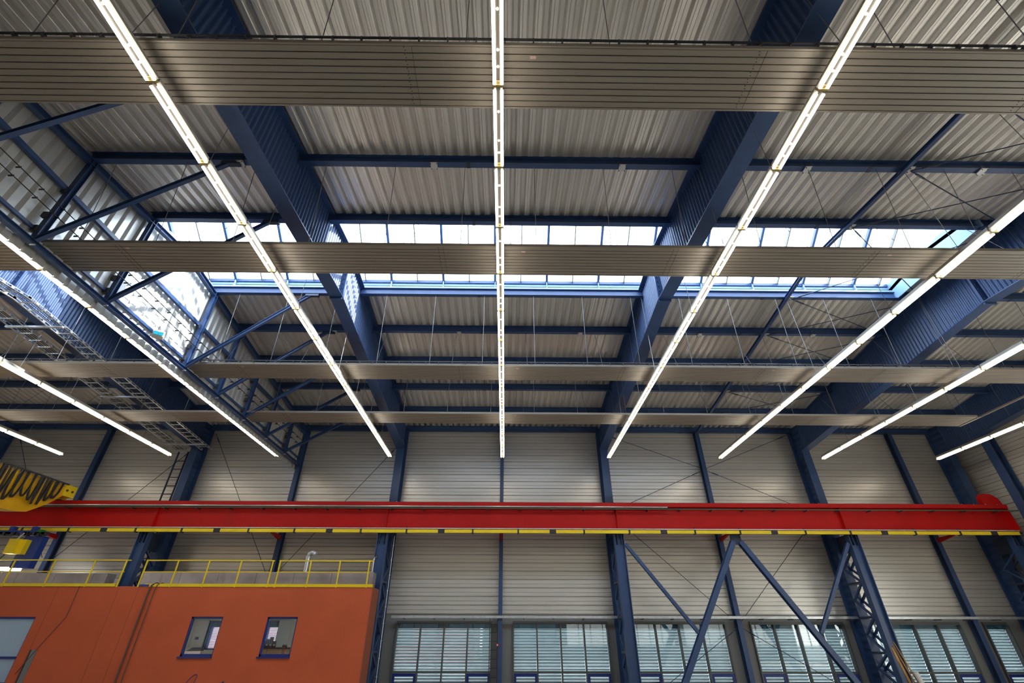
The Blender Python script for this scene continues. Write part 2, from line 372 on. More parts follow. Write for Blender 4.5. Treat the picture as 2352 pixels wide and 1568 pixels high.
# intermediate wall posts
pl = {-21.9: 'above the office on the left, clear of the crane', -10.95: 'under the end of the sheeted bulkhead', 0: 'in line with the middle light row', 10.95: 'at the centre of the rod cross bracing', 21.9: 'in the last bay before the right corner'}
for X, l in pl.items():
    t = thing('wall_post', (X, 24.75, FL), 'slender blue wall post '+l, 'post')
    hw = .09 if X == 0 else .11
    meshobj('flange', MB().box(X-hw, X+hw, 24.62, 24.645, FL, hb(24.7)), 'blue', t)
    meshobj('flange', MB().box(X-hw, X+hw, 24.90, 24.925, FL, hb(24.7)), 'blue', t)
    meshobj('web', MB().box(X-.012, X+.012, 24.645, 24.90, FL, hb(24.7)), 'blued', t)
    meshobj('base_plate', MB().box(X-.15, X+.15, 24.58, 24.94, FL, FL+.02), 'blue', t)
for Y, l in ((22.35, 'nearest the far corner'), (16.9, 'second from the far corner'), (11.4, 'third from the far corner')):
    t = thing('gable_post', (24.9, Y, FL), 'wide blue post against the right gable wall, '+l, 'post')
    meshobj('flange', MB().box(24.62, 24.65, Y-.22, Y+.22, FL, hd(Y)-.1), 'blue', t)
    meshobj('flange', MB().box(24.97, 24.99, Y-.22, Y+.22, FL, hd(Y)-.1), 'blue', t)
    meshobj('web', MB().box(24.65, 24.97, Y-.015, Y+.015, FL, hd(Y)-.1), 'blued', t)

# purlins
def purlin(Y, label, x0=XL+.1, x1=XR-.05):
    z = (hb(Y)+hd(Y))/2
    t = thing('roof_purlin', (0, Y, hb(Y)), label, 'purlin')
    xs = [x0]+[f for f in FR if x0 < f < x1]+[x1]
    for a, b_ in zip(xs, xs[1:]):
        a2 = a+(.04 if a in FR else 0); b2 = b_-(.04 if b_ in FR else 0)
        if b2-a2 < .3: continue
        s = meshobj('purlin_segment', MB().ibeam((a2, Y, z), (b2, Y, z), hd(Y)-hb(Y), .17), 'blue', t)
        if b2-a2 > 3:
            mm = MB(); x = a2+(b2-a2)*.42
            mm.box(x-.05, x+.05, Y-.09, Y+.09, hb(Y)-.008, hb(Y)); meshobj('cleat', mm, 'blued', s)
for i, Y in enumerate(PUR_N):
    purlin(Y, 'blue purlin under the near roof slope, '+['along the near edge of the skylight', 'first one in front of the skylight', 'second one in front of the skylight', 'third one in front of the skylight', 'almost overhead, closest to the viewer'][i])
for i, Y in enumerate(PUR_F):
    purlin(Y, 'blue purlin under the far roof slope, '+['along the far edge of the skylight', 'first one behind the skylight', 'second one behind the skylight', 'third one behind the skylight', 'next to the eaves', 'against the top of the far wall'][i])

# roof bracing in the bay right of centre
t = thing('roof_strut', (B, RIDGE, hb(RIDGE)), 'straight blue strut running up the roof through the rod-braced bay', 'strut')
for ya, yb in ((Y0+.2, SKY0), (SKY0, RIDGE), (RIDGE, SKY1), (SKY1, 24.6)):
    meshobj('strut_length', MB().ibeam((B, ya, hb(ya)-.07), (B, yb, hb(yb)-.07), .12, .12, .012, .01), 'blue', t)
allp = sorted(PUR_N+PUR_F)
for Y in allp:
    if Y > 24: continue
    g = MB(); g.box(B-.02, B+.32, Y-.12, Y+.12, hb(Y)-.02, hb(Y)-.008)
    s = meshobj('gusset_plate', g, 'bracket', t)
    hmb = MB()
    for dx, dy in ((.08, .06), (.2, .06), (.08, -.06), (.2, -.06)): hmb.tube((B+dx, Y+dy, hb(Y)-.035), (B+dx, Y+dy, hb(Y)-.015), .018)
    meshobj('bolts', hmb, 'dark', s)
pos = ['overhead', 'third in front of the skylight', 'second in front of the skylight', 'just in front of the skylight', 'under the skylight', 'just behind the skylight', 'second behind the skylight', 'third behind the skylight', 'near the eaves', 'at the eaves']
for i, (ya, yb) in enumerate(zip(allp, allp[1:])):
    if i == 0: ps = pos[0]
    for (a, b_, wd) in ((ya, yb, 'its right end farther away'), (yb, ya, 'its right end nearer')):
        mb = MB(); p = Vector((B+.25, a, hb(a)-.04)); q = Vector((1.5*B-.1, b_, hb(b_)-.04)); mb.tube(p, q, .016, 5)
        o = meshobj('bracing_rod', mb, 'blued'); tag(o, 'roof bracing rod %s, %s' % (pos[i], wd), 'rod')
        d = (q-p).normalized(); meshobj('turnbuckle', MB().tube(p+d*.25, p+d*.65, .028, 6), 'blued', o)

# wall cross bracing rods
def rod(p, q, label, r=.014):
    o = meshobj('wall_bracing_rod', MB().tube(p, q, r, 5), 'blued'); tag(o, label, 'rod')
    p, q = Vector(p), Vector(q); d = (q-p).normalized(); meshobj('turnbuckle', MB().tube(p+d*.3, p+d*.6, .026, 6), 'blued', o)
YR = 24.72
for (x0, z0, x1, z1, l) in [
    (5.9, 9.55, 10.83, 7.72, 'upper left arm of the rod cross above the red beam, right of centre'), (10.83, 7.6, 5.9, 5.55, 'lower left arm of the rod cross above the red beam, right of centre'),
    (16.1, 9.65, 11.07, 7.72, 'upper right arm of the rod cross above the red beam'), (11.07, 7.6, 16.1, 5.45, 'lower right arm of the rod cross above the red beam'),
    (5.9, 5.05, 10.8, .62, 'rod falling to the right from the red beam in the braced bay'), (16.0, 5.1, 11.1, .62, 'rod falling to the left from the red beam in the braced bay'),
    (10.83, .35, 7.4, -1.65, 'rod descending left in front of the windows in the braced bay'), (11.07, .35, 14.6, -1.65, 'rod descending right in front of the windows in the braced bay'),
    (-16.0, 9.55, -11.2, 2.5, 'long rod falling right above the office, left of the bulkhead end'), (-5.8, 8.85, -10.7, 2.6, 'long rod falling left behind the office railing'),
    (-16.9, 8.7, -21.6, 3.2, 'long rod falling left beside the cable ladder'), (-26.8, 9.4, -22.2, 3.2, 'rod falling right behind the yellow crane girder')]:
    rod((x0, YR, z0), (x1, YR, z1), 'thin dark '+l)

# ================================================================== sheeted bulkhead truss at the left
XP = -B
t = thing('bulkhead_truss', (XP, RIDGE, 7.75), 'blue truss with pale profiled sheeting hanging from the roof on the left', 'truss')
Ys = PUR_N[::-1]+PUR_F
meshobj('bottom_chord', MB().ibeam((XP, Y0+.2, 7.78), (XP, 24.6, 7.78), .12, .14, .014, .01), 'blue', t)
meshobj('sheeting_rail', MB().bar((XP-.12, Y0+.2, 8.17), (XP-.12, 24.6, 8.17), .07, .08), 'blue', t)
meshobj('sheeting_rail', MB().bar((XP-.06, Y0+.2, 9.55), (XP-.06, 24.6, 9.55), .10, .12), 'blue', t)
for ya, yb in ((Y0+.2, RIDGE), (RIDGE, 24.6)):
    meshobj('top_chord', MB().ibeam((XP, ya, hb(ya)-.09), (XP, yb, hb(yb)-.09), .16, .16, .014, .01), 'blue', t)
for Y in Ys[:-1]:
    p = meshobj('truss_post', MB().ibeam((XP+.02, Y, 7.82), (XP+.02, Y, hb(Y)), .14, .14, .012, .01, up=(0, 1, 0)), 'blue', t)
    cl = MB()
    for z in (8.15, 8.6, 9.5): cl.box(XP-.12, XP+.0, Y-.12, Y-.04, z-.08, z+.08)
    [meshobj('cleat', MB().box(XP-.12, XP+.0, Y-.12, Y-.04, z-.08, z+.08), 'dark', p) for z in (8.15, 8.6, 9.5)]
    b_ = meshobj('knee_brace', MB().ibeam((XP+.05, Y, 7.86), (-7.35, Y, hb(Y)-.06), .12, .10, .01, .01), 'blue', t)
    meshobj('end_shoe', MB().box(-7.5, -7.0, Y-.06, Y+.06, hb(Y)-.1, hb(Y)), 'blued', b_)
    g = MB().tube((XP+.0, Y, 7.70), (XP+.12, Y, 7.70), .02); meshobj('node_bolt', g, 'galv', t)
nsh = int((24.85-Y0)/.93)
def psheet(ya, yb):
    pr = []
    y = ya
    while y < yb-.01: pr += [(y, 0), (y+.012, .006), (y+.195, .006), (y+.205, 0), (y+.22, -.065)]; y += .31
    pr.append((y, 0))
    A = [(XP-.17+x, yy, 7.55) for yy, x in pr]; Bp = [(XP-.17+x, yy, hd(yy)) for yy, x in pr]
    return MB().strip(A, Bp)
for k in range(nsh+1):
    ya = Y0+.05+k*.93; yb = min(ya+.93, 24.9)
    meshobj('sheeting_panel', psheet(ya, yb), 'part', t)
# cables clipped along the bulkhead, floodlight
for z, l in ((8.66, 'lower'), (8.95, 'upper')):
    mb = MB().tube((XP+.10, Y0+.3, z), (XP+.10, 24.4, z), 0.012, 6)
    for y in [Y0+.6+.62*i for i in range(39)]: mb.box(XP+.0, XP+.12, y-.01, y+.01, z-.022, z+.018)
    o = meshobj('bulkhead_cable', mb, 'black'); tag(o, 'long black cable clipped along the bulkhead, '+l+' of the pair', 'cable')
fl = thing('floodlight', (-10.66, 12.15, 7.83), 'small white floodlight with teal lens clamped to the bulkhead truss', 'floodlight')
meshobj('housing', MB().prism([(-.18, 0), (.16, -.02), (.18, .22), (-.1, .34), (-.18, .26)], 'x', -.24, .24), 'white', fl, loc=(0, 0, 0)).location = (0, 0, 0)
fl.scale = (.62, .62, .62); fl.rotation_euler = (0, 0, math.radians(35))
o = meshobj('lens', MB().box(-.20, -.01, -.215, -.19, .03, .22), 'teallens', fl, loc=(0, 0, 0)); o.location = (0, 0, 0)
o = meshobj('lens', MB().box(.01, .20, -.215, -.19, .03, .22), 'teallens', fl, loc=(0, 0, 0)); o.location = (0, 0, 0)
o = meshobj('bracket', MB().path([(-.05, .1, .3), (-.1, .12, .55), (-.12, .3, .75)], .03), 'dark', fl, loc=(0, 0, 0)); o.location = (0, 0, 0)

# ================================================================== radiant ceiling panels
ZP = 8.05
def radiant(yc, label, x0=-27.5, x1=20.6, n=9, wdt=1.0):
    t = thing('radiant_panel', (-3.4, yc, ZP), label, 'heating panel')
    ya = yc-wdt/2; sw = wdt/n
    pr = [(.007, .03), (.008, .003), (.012, 0), (sw-.012, 0), (sw-.008, .003), (sw-.007, .03)]
    src = meshobj('panel_strip', MB().strip([(x0, ya+a, ZP+b) for a, b in pr], [(x1, ya+a, ZP+b) for a, b in pr]), 'panel', t)
    for k in range(1, n): inst('panel_strip', src, t, (0, k*sw, 0))
    g = MB().box(x0, x1, ya, ya+wdt, ZP+.03, ZP+.06); meshobj('backing', g, 'groove', t)
    e = MB().box(x0, x1, ya-.03, ya, ZP-.005, ZP+.08).box(x0, x1, ya+wdt, ya+wdt+.03, ZP-.005, ZP+.10); meshobj('edge_trim', e, 'panel', t)
    r = MB().box(x0, x1, ya-.065, ya-.035, ZP+.12, ZP+.15)
    x = x0+.2
    while x < x1: r.box(x-.009, x+.009, ya-.070, ya-.0, ZP+.06, ZP+.155); x += .465
    if yc < 5 or 12 < yc < 16: meshobj('side_rail', r, 'dark', t)
    j = MB()                      # rivet rows at the joints
    for xj in (-18.9, -14.2, -9.4, -1.5, 4.3, 9.3, 13.6):
        for k in range(n):
            for d in (-.02, .03): j.tube((xj+k*.012*0+d*.3, ya+k*sw+.02+(d+.02), ZP-.006), (xj+d*.3, ya+k*sw+.02+(d+.02), ZP+.01), .009, 5)
        j.box(xj+.12, xj+.125, ya, ya+wdt, ZP-.004, ZP+.004)
    tag(meshobj('joint_rivets', j, 'black', t), kind='stuff')
    for xs in (-9.2, .55, 9.7): meshobj('sticker', MB().box(xs, xs+.10, ya+.13, ya+.18, ZP-.004, ZP), 'sticker', t)
    if x1 < 24:
        e = MB()
        for k in range(n): e.box(x1+.01, x1+.05, ya+k*sw+.02, ya+k*sw+.07, ZP-.01, ZP+.05)
        e.box(x1+.05, x1+.12, ya-.02, ya+wdt+.05, ZP-.02, ZP+.02); meshobj('header_pipe', e, 'panel', t)
    return t
def hang(t, y, yt, x0, x1, dx, top=None):
    src = None; x = x0
    while x < x1:
        mb = MB().tube((x, y, ZP+.1), (x, yt, hb(yt)), .0085, 5)
        if src is None: src = meshobj('hanger_rod', mb, 'wire', t); xx = x
        else: inst('hanger_rod', src, t, (x-xx, 0, 0))
        x += dx
PY = [4.24, 8.80, 14.72, 18.88]
r1 = radiant(PY[0], 'wide taupe ribbed heating panel nearest the viewer, across the top of the view'); hang(r1, PY[0]-.5, 3.5, -24, 20, 2.35); 
r2 = radiant(PY[1], 'taupe ribbed heating panel hanging below the skylight'); hang(r2, PY[1]-.45, 8.0, -23.4, 20, 1.87)
r3 = radiant(PY[2], 'taupe ribbed heating panel first behind the skylight'); hang(r3, PY[2]-.5, 14.05, -23.1, 20, 1.87); hang(r3, PY[2]+.45, 16.21, -22.2, 20, 2.9)
r4 = radiant(PY[3], 'farthest taupe ribbed heating panel, its open end at the right'); hang(r4, PY[3]-.5, 18.37, -22.9, 20.2, 1.87); hang(r4, PY[3]+.45, 20.53, -22.2, 20, 2.9)
hang(r2, PY[1]+.45, 10.35, -22.9, 20, 2.9); hang(r1, PY[0]+.45, 5.75, -22.2, 20, 2.9)
o = meshobj('supply_pipe', MB().tube((20.85, 1, 8.12), (20.85, 19.35, 8.12), .045, 10), 'panel'); tag(o, 'beige heating pipe running towards the viewer from the open panel end', 'pipe')

# ================================================================== fluorescent rows
ZL = 7.60; ML = 1.543; YE = 22.66
RX = [-21.88, -16.53, -11.25, -5.60, .03, 5.37, 11.0, 16.21, 22.04]
RN = ['far left row, cut off by the left edge', 'second from the left, ending above the cable ladder', 'third from the left, running beside the bulkhead', 'first left of the middle', 'dead straight middle row seen from below', 'first right of the middle', 'second right of the middle', 'third right of the middle', 'far right row beside the gable rafter']
t = thing('light_row', (RX[0], YE, ZL), 'continuous fluorescent light row, '+RN[0], 'light row')
ux = RX[0]
hs = tb = lh = None
for k in range(14):
    ya, yb = YE-(k+1)*ML+.02, YE-k*ML-.02
    if k == 0:
        h = MB().prism([(ux-.035, ZL+.02), (ux+.035, ZL+.02), (ux+.075, ZL+.075), (ux+.05, ZL+.09), (ux+.045, ZL+.17), (ux-.045, ZL+.17), (ux-.05, ZL+.09), (ux-.075, ZL+.075)], 'y', ya, yb)
        h0 = meshobj('light_fitting', h, 'fitting', t)
        kids = [meshobj('tube', MB().tube((ux+s*.060, ya+.03, ZL-.005), (ux+s*.060, yb-.03, ZL-.005), .026, 8), 'tube', h0, smooth=True) for s in (-1, 1)]
        kids.append(meshobj('lamp_holder', MB().box(ux-.085, ux+.085, yb-.03, yb+.012, ZL-.03, ZL+.03).box(ux-.03, ux+.03, yb-.08, yb-.03, ZL-.01, ZL+.02), 'holder', h0))
        kids.append(meshobj('gap_shade_strip', MB().box(ux-.036, ux+.036, ya, yb, ZL+.012, ZL+.022), 'gapshade', h0))  # dark strip added so the gap between the tubes looks unlit
        for yy in (.3, .55, 1.1): kids.append(meshobj('tube_clip', MB().tube((ux, yb-yy, ZL-.006), (ux, yb-yy, ZL+.014), .022, 8), 'white', h0))
    else:
        h = inst('light_fitting', h0, t, (0, -k*ML, 0))
        for kd in kids: inst(kd.name.split('.')[0], kd, h, (0, 0, 0))
for i, Y in enumerate(allp):
    if Y > 22.6 or Y < 1.3: continue
    meshobj('hanger_wire', MB().tube((ux, Y, ZL+.12), (ux, Y, hb(Y)), .008, 4), 'wire', t)
for X, l in zip(RX[1:], RN[1:]): tree(t, (X-ux, 0, 0), 'continuous fluorescent light row, '+l)

# ================================================================== junction boxes on the purlins
jb = None
for (Y, near) in ((8.0, 'on the purlin in front of the skylight'), (16.21, 'on the purlin behind the skylight')):
    for X, l in ((-7.0, 'leftmost'), (-1.8, 'second from the left'), (3.3, 'third from the left'), (8.35, 'second from the right'), (13.15, 'rightmost')):
        lab = 'pale strap-hung plate %s, %s' % (near, l)
        if jb is None:
            z = hb(Y); jb = thing('purlin_clamp', (X, Y, z), lab, 'clamp')
            meshobj('plate', MB().box(X-.09, X+.09, Y-.11, Y+.10, z-.05, z-.03), 'bracket', jb)
            s = MB()
            for sx in (-.075, .075):
                for sy in (-.09, .08): s.tube((X+sx, Y+sy, z-.09), (X+sx, Y+sy, z+.16), .008, 5)
            meshobj('strap', s, 'dark', jb); y00, x00 = Y, X; z00 = z
        else: tree(jb, (X-x00, Y-y00, hb(Y)-z00), lab)

# ================================================================== cable trays under the left rafter
def cabletray(X, label):
    t = thing('cable_tray', (X, 12, 9.2), label, 'cable tray')
    for (ya, yb) in ((2, RIDGE), (RIDGE, 24.0)):
        za, zb = FO(ya)-.16, FO(yb)-.16
        for s in (-1, 1):
            r = MB(); L = math.hypot(yb-ya, zb-za); n = int(L/.3)
            r.bar((X+s*.25, ya, za+.045), (X+s*.25, yb, zb+.045), .008, .022); r.bar((X+s*.25, ya, za-.045), (X+s*.25, yb, zb-.045), .008, .022); r.bar((X+s*.27, ya, za-.05), (X+s*.27, yb, zb-.05), .05, .006)
            for i in range(n+1):
                y = ya+(yb-ya)*i/n; z = za+(zb-za)*i/n; r.box(X+s*.25-.004, X+s*.25+.004, y-.05, y+.05, z-.04, z+.04)
            meshobj('side_rail', r, 'galv', t)
        n = int((yb-ya)/.42); src = None
        for i in range(n):
            y = ya+.2+(yb-ya-.2)*i/n; z = za+(zb-za)*(y-ya)/(yb-ya)
            if src is None: src = meshobj('rung', MB().box(X-.25, X+.25, y-.018, y+.018, z-.04, z-.015), 'galv', t); y_, z_ = y, z
            else: inst('rung', src, t, (0, y-y_, z-z_))
        cb = MB()
        for dx in (-.14, -.06, .05, .13): cb.tube((X+dx, ya, za), (X+dx, yb, zb), .013, 5)
        meshobj('cables', cb, 'black', t)
    return t
cabletray(-17.08, 'galvanised ladder cable tray on the left flank of the left rafter'); cabletray(-15.72, 'galvanised ladder cable tray on the right flank of the left rafter')
for i, y in enumerate((4.5, 8.5, 13.6, 18.4, 23.2)):
    o = meshobj('tray_hanger', MB().box(-17.4, -15.4, y-.04, y+.04, FO(y)-.28, FO(y)-.22), 'galv'); tag(o, 'steel channel crossing under both cable trays, '+['nearest the viewer', 'second from the viewer', 'just behind the skylight', 'second behind the skylight', 'close to the wall column'][i], 'channel')
t = thing('cable_ladder', (-17.15, 24.4, FL), 'vertical ladder tray dropping down beside the left wall column', 'cable tray')
for s in (-1, 1): meshobj('side_rail', MB().box(-17.12+s*.25-.02, -17.12+s*.25+.02, 24.3, 24.38, FL, 8.35), 'blued', t)
src = None
for i in range(22):
    z = -1.2+i*.43
    if src is None: src = meshobj('rung', MB().box(-17.35, -16.9, 24.32, 24.35, z, z+.04), 'dark', t)
    else: inst('rung', src, t, (0, 0, i*.43))

# ================================================================== crane runway, columns, bracing
YC = 23.0
t = thing('crane_runway', (3, YC, 4.2), 'long red crane runway girder across the hall with yellow conductor rail', 'crane beam')
xa, xb = -28.5, 24.35
meshobj('web', MB().box(xa, xb, YC-.02, YC+.02, 4.25, 5.38), 'red', t)
meshobj('top_flange', MB().box(xa, xb, YC-.22, YC+.22, 5.36, 5.40), 'red', t)
meshobj('bottom_flange', MB().box(xa, xb, YC-.18, YC+.18, 4.20, 4.24), 'red', t)
meshobj('surge_channel', MB().box(xa, xb, YC-.26, YC-.22, 5.24, 5.42), 'red', t)
meshobj('rail', MB().box(xa, xb, YC-.03, YC+.03, 5.40, 5.47), 'dark', t)
for x in (-26.8, -16.2, -5.38, 5.47, 16.22):
    meshobj('web_stiffener', MB().box(x-.01, x+.01, YC-.17, YC-.02, 4.24, 5.36), 'red', t)
b = MB(); x = xa+.3
while x < xb: b.tube((x, YC-.19, 5.42), (x, YC-.19, 5.45), .02, 5); x += .58
meshobj('flange_bolts', b, 'galv', t)
o = meshobj('conduit', MB().tube((xa, YC-.34, 5.20), (7.9, YC-.34, 5.20), .032, 8), 'galv', t)
o = meshobj('conduit', MB().tube((xa, YC-.32, 5.12), (xb+.35, YC-.32, 5.12), .022, 8), 'green', t); o['label'] = 'thin green conduit'
b = MB(); x = xa+.5
while x < xb: b.box(x-.03, x+.03, YC-.35, YC-.0, 5.07, 5.11); x += 1.52
meshobj('conduit_bracket', b, 'dark', t)
meshobj('lip_rail', MB().box(xa, xb, YC-.24, YC-.19, 4.22, 4.26), 'galv', t)
x = xa; n = 0
while x < xb-.05:
    x2 = min(x+5.15, xb-.02)
    o = meshobj('conductor_rail', MB().box(x+.13, x2-.13, YC-.30, YC-.20, 4.04, 4.18), 'yellow', t)
    if x2 < xb-.1: meshobj('rail_joint', MB().box(x2-.15, x2+.15, YC-.31, YC-.19, 4.03, 4.18), 'black', t)
    b = MB()
    for k in (0, 1):
        xx = x+1.45+k*2.1
        if xx < xb: b.box(xx-.035, xx+.035, YC-.33, YC-.15, 4.01, 4.20); b.tube((xx, YC-.25, 4.26), (xx, YC-.25, 4.31), .03, 6)
    if b.v: meshobj('rail_clip', b, 'black', t)
    x += 5.15; n += 1
e = MB().prism([(xb-.02, 4.22), (xb+.12, 4.22), (xb+.02, 5.4), (xb-.04, 5.4)], 'y', YC-.2, YC+.2)
meshobj('end_plate', e, 'red', t)
e = MB().prism([(23.4, 5.42), (24.35, 5.42), (24.25, 5.75), (23.95, 5.95), (23.55, 5.95), (23.4, 5.78)], 'y', YC-.12, YC+.12)
o = meshobj('end_stop', e, 'red', t)
for X in (-21.9, -10.95, 0, 10.95, 21.9):
    meshobj('wall_bracket', MB().prism([(23.6, 4.22), (24.62, 4.22), (24.62, 4.0), (23.6, 4.16)], 'x', X-.05, X+.05), 'red', t)

def crane_column(X, label):
    t = thing('crane_column', (X, YC, FL), label, 'column')
    zt = 4.1
    meshobj('column_web', MB().box(X-.20, X+.20, YC-.015, YC+.015, FL, zt), 'blue', t)
    for s in (-1, 1): meshobj('column_flange', MB().box(X+s*.21-.015, X+s*.21+.015, YC-.15, YC+.15, FL, zt), 'blue', t)
    meshobj('cap_plate', MB().box(X-.3, X+.3, YC-.24, YC+.24, zt, zt+.08), 'blued', t)
    for s in (-1, 1): meshobj('cap_stiffener', MB().box(X+s*.1-.01, X+s*.1+.01, YC-.18, YC-.015, zt-.5, zt), 'blued', t)
    meshobj('base_plate', MB().box(X-.35, X+.35, YC-.3, YC+.3, FL, FL+.04), 'blue', t)
    meshobj('head_plate', MB().box(X-.02, X+.02, YC+.15, 24.08, zt-.75, zt+.02), 'blued', t)
    zs = [3.35, 2.1, .75, -.55, -1.65]
    for z in zs[1:4]: meshobj('batten', MB().box(X-.2, X+.2, YC+.15, 24.1, z-.04, z+.04), 'blued', t)
    for z1, z2 in zip(zs, zs[1:]):
        for s in (-1, 1):
            m_ = (YC+24.08)/2+.05
            meshobj('lacing_bar', MB().bar((X+s*.18, YC+.15, z1), (X+s*.18, 24.06, (z1+z2)/2), .09, .07), 'blue', t)
            meshobj('lacing_bar', MB().bar((X+s*.18, 24.06, (z1+z2)/2), (X+s*.18, YC+.15, z2), .09, .07), 'blue', t)
crane_column(-2.5*B, 'laced blue crane column at the far left behind the office')
crane_column(-1.5*B, 'laced blue crane column rising behind the office railing')
crane_column(-.5*B, 'laced blue crane column at the right corner of the office')
crane_column(.5*B, 'laced blue crane column left of the big A-shaped bracing')
crane_column(1.5*B, 'laced blue crane column right of the big A-shaped bracing')
crane_column(24.1, 'laced blue crane column in the far right corner')

t = thing('portal_bracing', (B, YC, FL), 'large A-shaped blue bracing standing under the red runway girder', 'bracing')
meshobj('apex_plate', MB().prism([(B-.28, 3.62), (B+.28, 3.62), (B+.22, 4.08), (B-.22, 4.08)], 'y', YC-.03, YC+.03), 'blued', t)
ap = MB()
for dx in (-.18, .18):
    for dz in (3.75, 3.92): ap.tube((B+dx, YC-.06, dz), (B+dx, YC+.06, dz), .02, 6)
meshobj('apex_bolts', ap, 'dark', t)
meshobj('leg', MB().ibeam((B-.16, YC, 3.75), (7.40, YC, FL+.02), .24, .22, .018, .014, up=(0, 1, 0)), 'blue', t)
meshobj('leg', MB().ibeam((B+.16, YC, 3.75), (14.52, YC, FL+.02), .24, .22, .018, .014, up=(0, 1, 0)), 'blue', t)
meshobj('side_strut', MB().ibeam((5.75, YC, 3.65), (8.42, YC, .15), .14, .14, .012, .012, up=(0, 1, 0)), 'blue', t)
meshobj('side_strut', MB().ibeam((16.15, YC, 3.70), (13.62, YC, .15), .14, .14, .012, .012, up=(0, 1, 0)), 'blue', t)

# white tray along the wall above the windows
mb = MB(); mb.box(-4.95, 25.0, 24.50, 24.60, .72, .75); mb.box(-4.95, 25.0, 24.49, 24.50, .72, .82); mb.box(-4.95, 25.0, 24.60, 24.61, .72, .82)
t = meshobj('wall_cable_tray', mb, 'galv'); tag(t, 'pale perforated cable tray running along the wall just above the windows', 'cable tray')
src = None
for i in range(22):
    x = -4.4+i*1.37
    if src is None: src = meshobj('tray_bracket', MB().box(x-.02, x+.02, 24.5, 24.97, .68, .72), 'grey', t)
    else: inst('tray_bracket', src, t, (i*1.37, 0, 0))
# ladder tray beside middle post, alarm box
t = thing('small_cable_ladder', (-.25, 24.7, FL), 'short dark ladder tray beside the middle wall post, between the windows', 'cable tray')
for dx in (-.47, -.12): meshobj('side_rail', MB().box(dx-.015, dx+.015, 24.66, 24.72, FL, .72), 'dark', t)
for i in range(7): meshobj('rung', MB().box(-.47, -.12, 24.68, 24.70, -1.5+i*.33, -1.47+i*.33), 'dark', t)
o = meshobj('call_point', MB().box(-.16, -.06, 24.5, 24.6, -.36, -.24), 'red'); tag(o, 'small red call point on the middle wall post', 'call point'); meshobj('push_plate', MB().box(-.14, -.08, 24.49, 24.5, -.33, -.27), 'white', o)

# poles by the columns
o = meshobj('cream_pole', MB().tube((-5.52, YC-.42, FL), (-5.56, YC-.36, 1.5), .035, 8), 'cream'); tag(o, 'long cream pipe leaning on the column at the office corner', 'pipe')
meshobj('pipe_cap', MB().tube((-5.56, YC-.36, 1.5), (-5.56, YC-.36, 1.72), .02, 6), 'dark', o)
o = meshobj('timber_batten', MB().bar((-5.32, YC-.42, FL), (-5.30, YC-.36, -.15), .07, .05), 'wood'); tag(o, 'rough yellow timber batten standing against the office-corner column', 'timber')
for i, (a, b_) in enumerate(((16.35, 16.12), (16.5, 16.2), (16.62, 16.28))):
    o = meshobj('timber_plank', MB().bar((a, YC-.46-.05*i, FL), (b_, YC-.40, -.35+.1*i), .09, .03), 'wood'); tag(o, 'yellow timber plank leaning on the column right of the A-shaped bracing, '+['innermost', 'middle', 'outermost'][i]+' of the stack', 'timber', 'leaning planks')
o = meshobj('paper_roll', MB().tube((16.6, YC-.75, FL), (16.5, YC-.70, -1.15), .09, 12), 'white'); tag(o, 'white roll standing in front of the leaning yellow planks', 'roll')

# conduits on the column at the office corner
for i, dx in enumerate((.39, .47)):
    mb = MB().tube((-5.475+dx, YC+.3, FL), (-5.475+dx, YC+.3, 4.0), .018, 6)
    for z in range(9): mb.box(-5.475+dx-.03, -5.475+dx+.03, YC+.28, YC+.33, -1.4+z*.62, -1.36+z*.62)
    o = meshobj('vertical_conduit', mb, 'dark' if i == 0 else 'galv'); tag(o, ['dark', 'pale galvanised'][i]+' vertical conduit clipped beside the office-corner crane column', 'conduit')

# ================================================================== yellow bridge crane
t = thing('bridge_crane', (-20.8, 12, 4.4), 'yellow overhead crane girder at the left edge resting on the red runway', 'crane')
pf = [(1.0, 4.40), (20.3, 4.40), (20.9, 4.50), (21.3, 4.75), (21.7, 5.03), (22.2, 5.50), (22.75, 5.52), (22.75, 5.98), (22.1, 5.95), (1.0, 5.80)]
meshobj('box_girder', MB().prism(pf, 'x', -21.2, -20.4), 'craney', t)
meshobj('end_plate', MB().box(-20.42, -20.36, 22.1, 22.75, 5.50, 6.0), 'yellow', t)
b = MB()
for yy in (22.25, 22.55): b.tube((-20.36, yy, 5.75), (-20.32, yy, 5.75), .05, 8)
meshobj('end_bolts', b, 'dark', t)
meshobj('end_truck', MB().box(-22.2, -21.0, YC-.14, YC+.14, 5.50, 5.80), 'craney', t)
b = MB()
for xx in (-21.9, -21.2): b.tube((xx, YC-.07, 5.60), (xx, YC+.07, 5.60), .14, 14)
meshobj('wheel', b, 'dark', t)
meshobj('festoon_rail', MB().box(-20.30, -20.22, 1, 22.1, 5.95, 6.0), 'dark', t)
b = MB(); y = 12
while y < 22.1: b.tube((-20.39, y, 5.70), (-20.24, y, 5.98), .012, 5); y += .32
meshobj('rail_bracket', b, 'galv', t)
fe = thing('festoon_cable', (-20.26, 18, 5.0), 'bunched black festoon cable looped along the side of the yellow crane girder', 'cable')
y = 14.6; i = 0
while y < 21.7:
    wd = .30+.05*math.sin(i*2.1); dp = 1.12+.14*math.sin(i*1.3) - max(0, (y-20.3))*.22; b = MB()
    for off in (0, .05):
        pts = []
        for k in range(11):
            u = k/10; pts.append((-20.28+.07*math.sin(i+u*3)+off, y+wd*(.5-.5*math.cos(math.pi*u))+.04*math.sin(u*math.pi*2), 5.95-dp*math.sin(math.pi*u)**.45))
        b.path(pts, .027, 5)
    meshobj('cable_loop', b, 'black', fe); y += .30; i += 1

